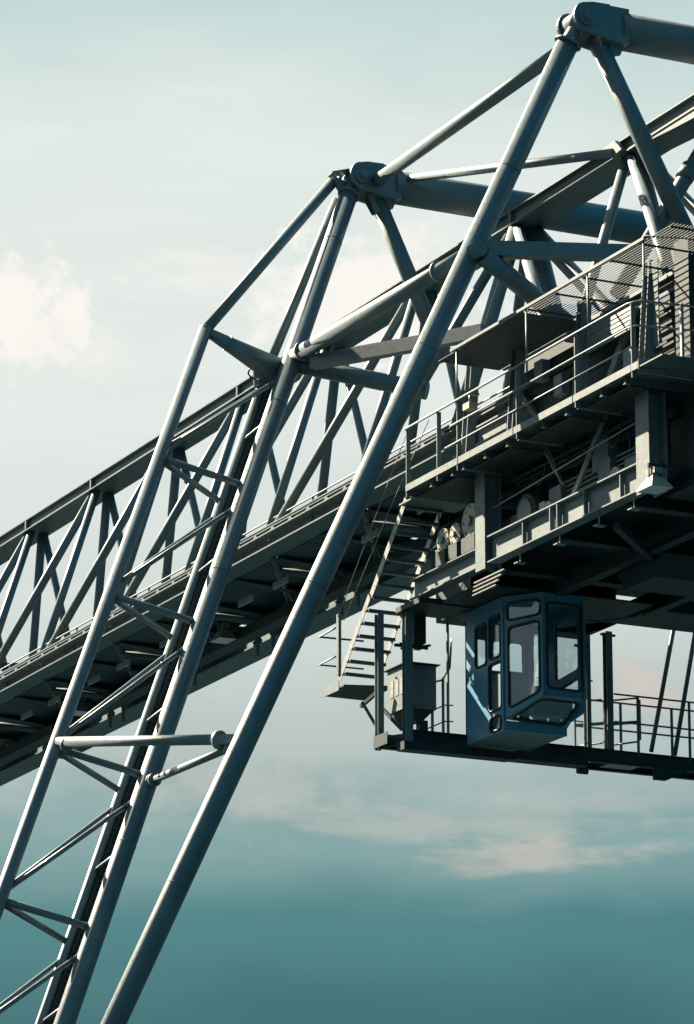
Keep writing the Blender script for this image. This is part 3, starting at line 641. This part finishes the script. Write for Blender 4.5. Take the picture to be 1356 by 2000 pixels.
# left wall seen edge-on to the sun, two upper lights and a tall lower light by the door post
panel([q3(P0, zB), q3(P1, zB), q3(P1, zT), q3(P0, zT)], [(.28, .57, .56, .90), (.64, .59, .93, .92), (.62, .18, .95, .55), (.64, .02, .93, .13)], (-1, 0, 0))
panel([q3(P1, 16.42), q3(P2, 16.76), q3(P2, zT), q3(P1, zT)], [(.13, .055, .90, .77), (.10, .83, .93, .98)], (-.82, -.57, 0))
panel([q3(P2, 16.76), q3(P3, 16.76), q3(P3, zT), q3(P2, zT)], [(.10, .07, .93, .95)], (0, -1, 0))
panel([q3(P4, zB), q3(P3, 16.5), q3(P3, zT), q3(P4, zT)], [(.10, .42, .42, .92), (.52, .42, .92, .92), (.55, .06, .92, .34)], (1, 0, 0))
panel([q3(P0, zB), q3(P4, zB), q3(P4, zT), q3(P0, zT)], [(.08, .46, .36, .86), (.44, .42, .64, .86), (.70, .42, .93, .86), (.64, .08, .93, .36)], (0, 1, 0), 'inside')
# sloping foot window under the front glass
panel([(32.25, 60.0, 16.40), (33.52, 60.0, 16.34), (33.52, 59.35, 16.75), (32.70, 59.35, 16.75)], [(.08, .08, .92, .86)], (0, -.5, -.8), 'inside')
box('floor_beam', (32.262, 59.97, 16.2), (33.50, 60.02, 16.37), CB, 'cab'); box('floor', (32.262, 60.021, 16.205), (33.50, 61.44, 16.24), CB, 'trol')
prism('roof', [(32.2, 61.5, zT + .001), (32.2, 59.98, zT + .001), (32.68, 59.3, zT + .001), (33.57, 59.3, zT + .001), (33.57, 61.5, zT + .001)], (0, 0, .08), CB, 'cab', .02)
for p in (P1, P2, P3): bar('corner_post', q3(p, 16.4 if p == P1 else 16.74), q3(p, zT), .055, .055, CB, 'cab')
# fittings
for z in (17.06, 17.82): bar('guard_bar', lerp(q3(P1, z), q3(P2, z), .12) + V((.02, .03, 0)), lerp(q3(P1, z + .02), q3(P2, z + .02), .88) + V((.02, .03, 0)), .012, .012, CB, 'gal')
prism('seat', [(32.85, 60.5, 16.75), (33.25, 60.5, 16.75), (33.25, 60.95, 16.75), (32.85, 60.95, 16.75)], (0, 0, .12), CB, 'inside', .03)
prism('seat', [(32.87, 60.92, 16.87), (33.23, 60.92, 16.87), (33.2, 61.05, 17.55), (32.9, 61.05, 17.55)], (0, .08, 0), CB, 'inside', .03); bar('seat_pillar', (33.05, 60.75, 16.24), (33.05, 60.75, 16.76), .12, .12, CB, 'inside')
box('console', (32.75, 59.75, 16.5), (33.5, 60.0, 17.0), CB, 'inside', .02)
path('wiper_arm', [(33.42, 59.31, 18.3), (33.40, 59.3, 17.4), (33.46, 59.3, 16.9)], .012, CB, 'rub', 6)
tube('door_hinge', (32.235, 60.1, 17.9), (32.235, 60.1, 18.2), .02, CB, 'gal', n=8); bar('step', (32.23, 60.1, 18.16), (32.33, 59.92, 18.16), .03, .02, CB, 'gal')
for x in (32.35, 33.42):
    for y in (60.3, 61.3): bar('cab_hanger', (x, y, zT + .08), (x, y, 18.72), .08, .08, CB, 'dark')

# ------------------------------------------------------------------ small hut on the far side of the girder
HU = thing('girder_hut', 'small dark hut with two grey windows behind the girder lattice', 'hut', (36.4, 91.8, 22.2))
box('body', (35.75, 90.6, 22.21), (37.2, 93.0, 23.9), HU, 'dark', .02); box('roof', (35.6, 90.4, 23.901), (37.35, 93.2, 23.97), HU, 'trol')
for y in (90.8, 91.5): 
    wv = box('window', (35.72, y, 22.95), (35.749, y + .55, 23.55), HU, 'rub'); box('pane', (35.705, y + .05, 23.0), (35.7195, y + .5, 23.5), wv, 'lens')
bar('hut_beam', (35.9, 90.5, 24.05), (33.9, 91.5, 24.0), .1, .16, HU, 'dark')
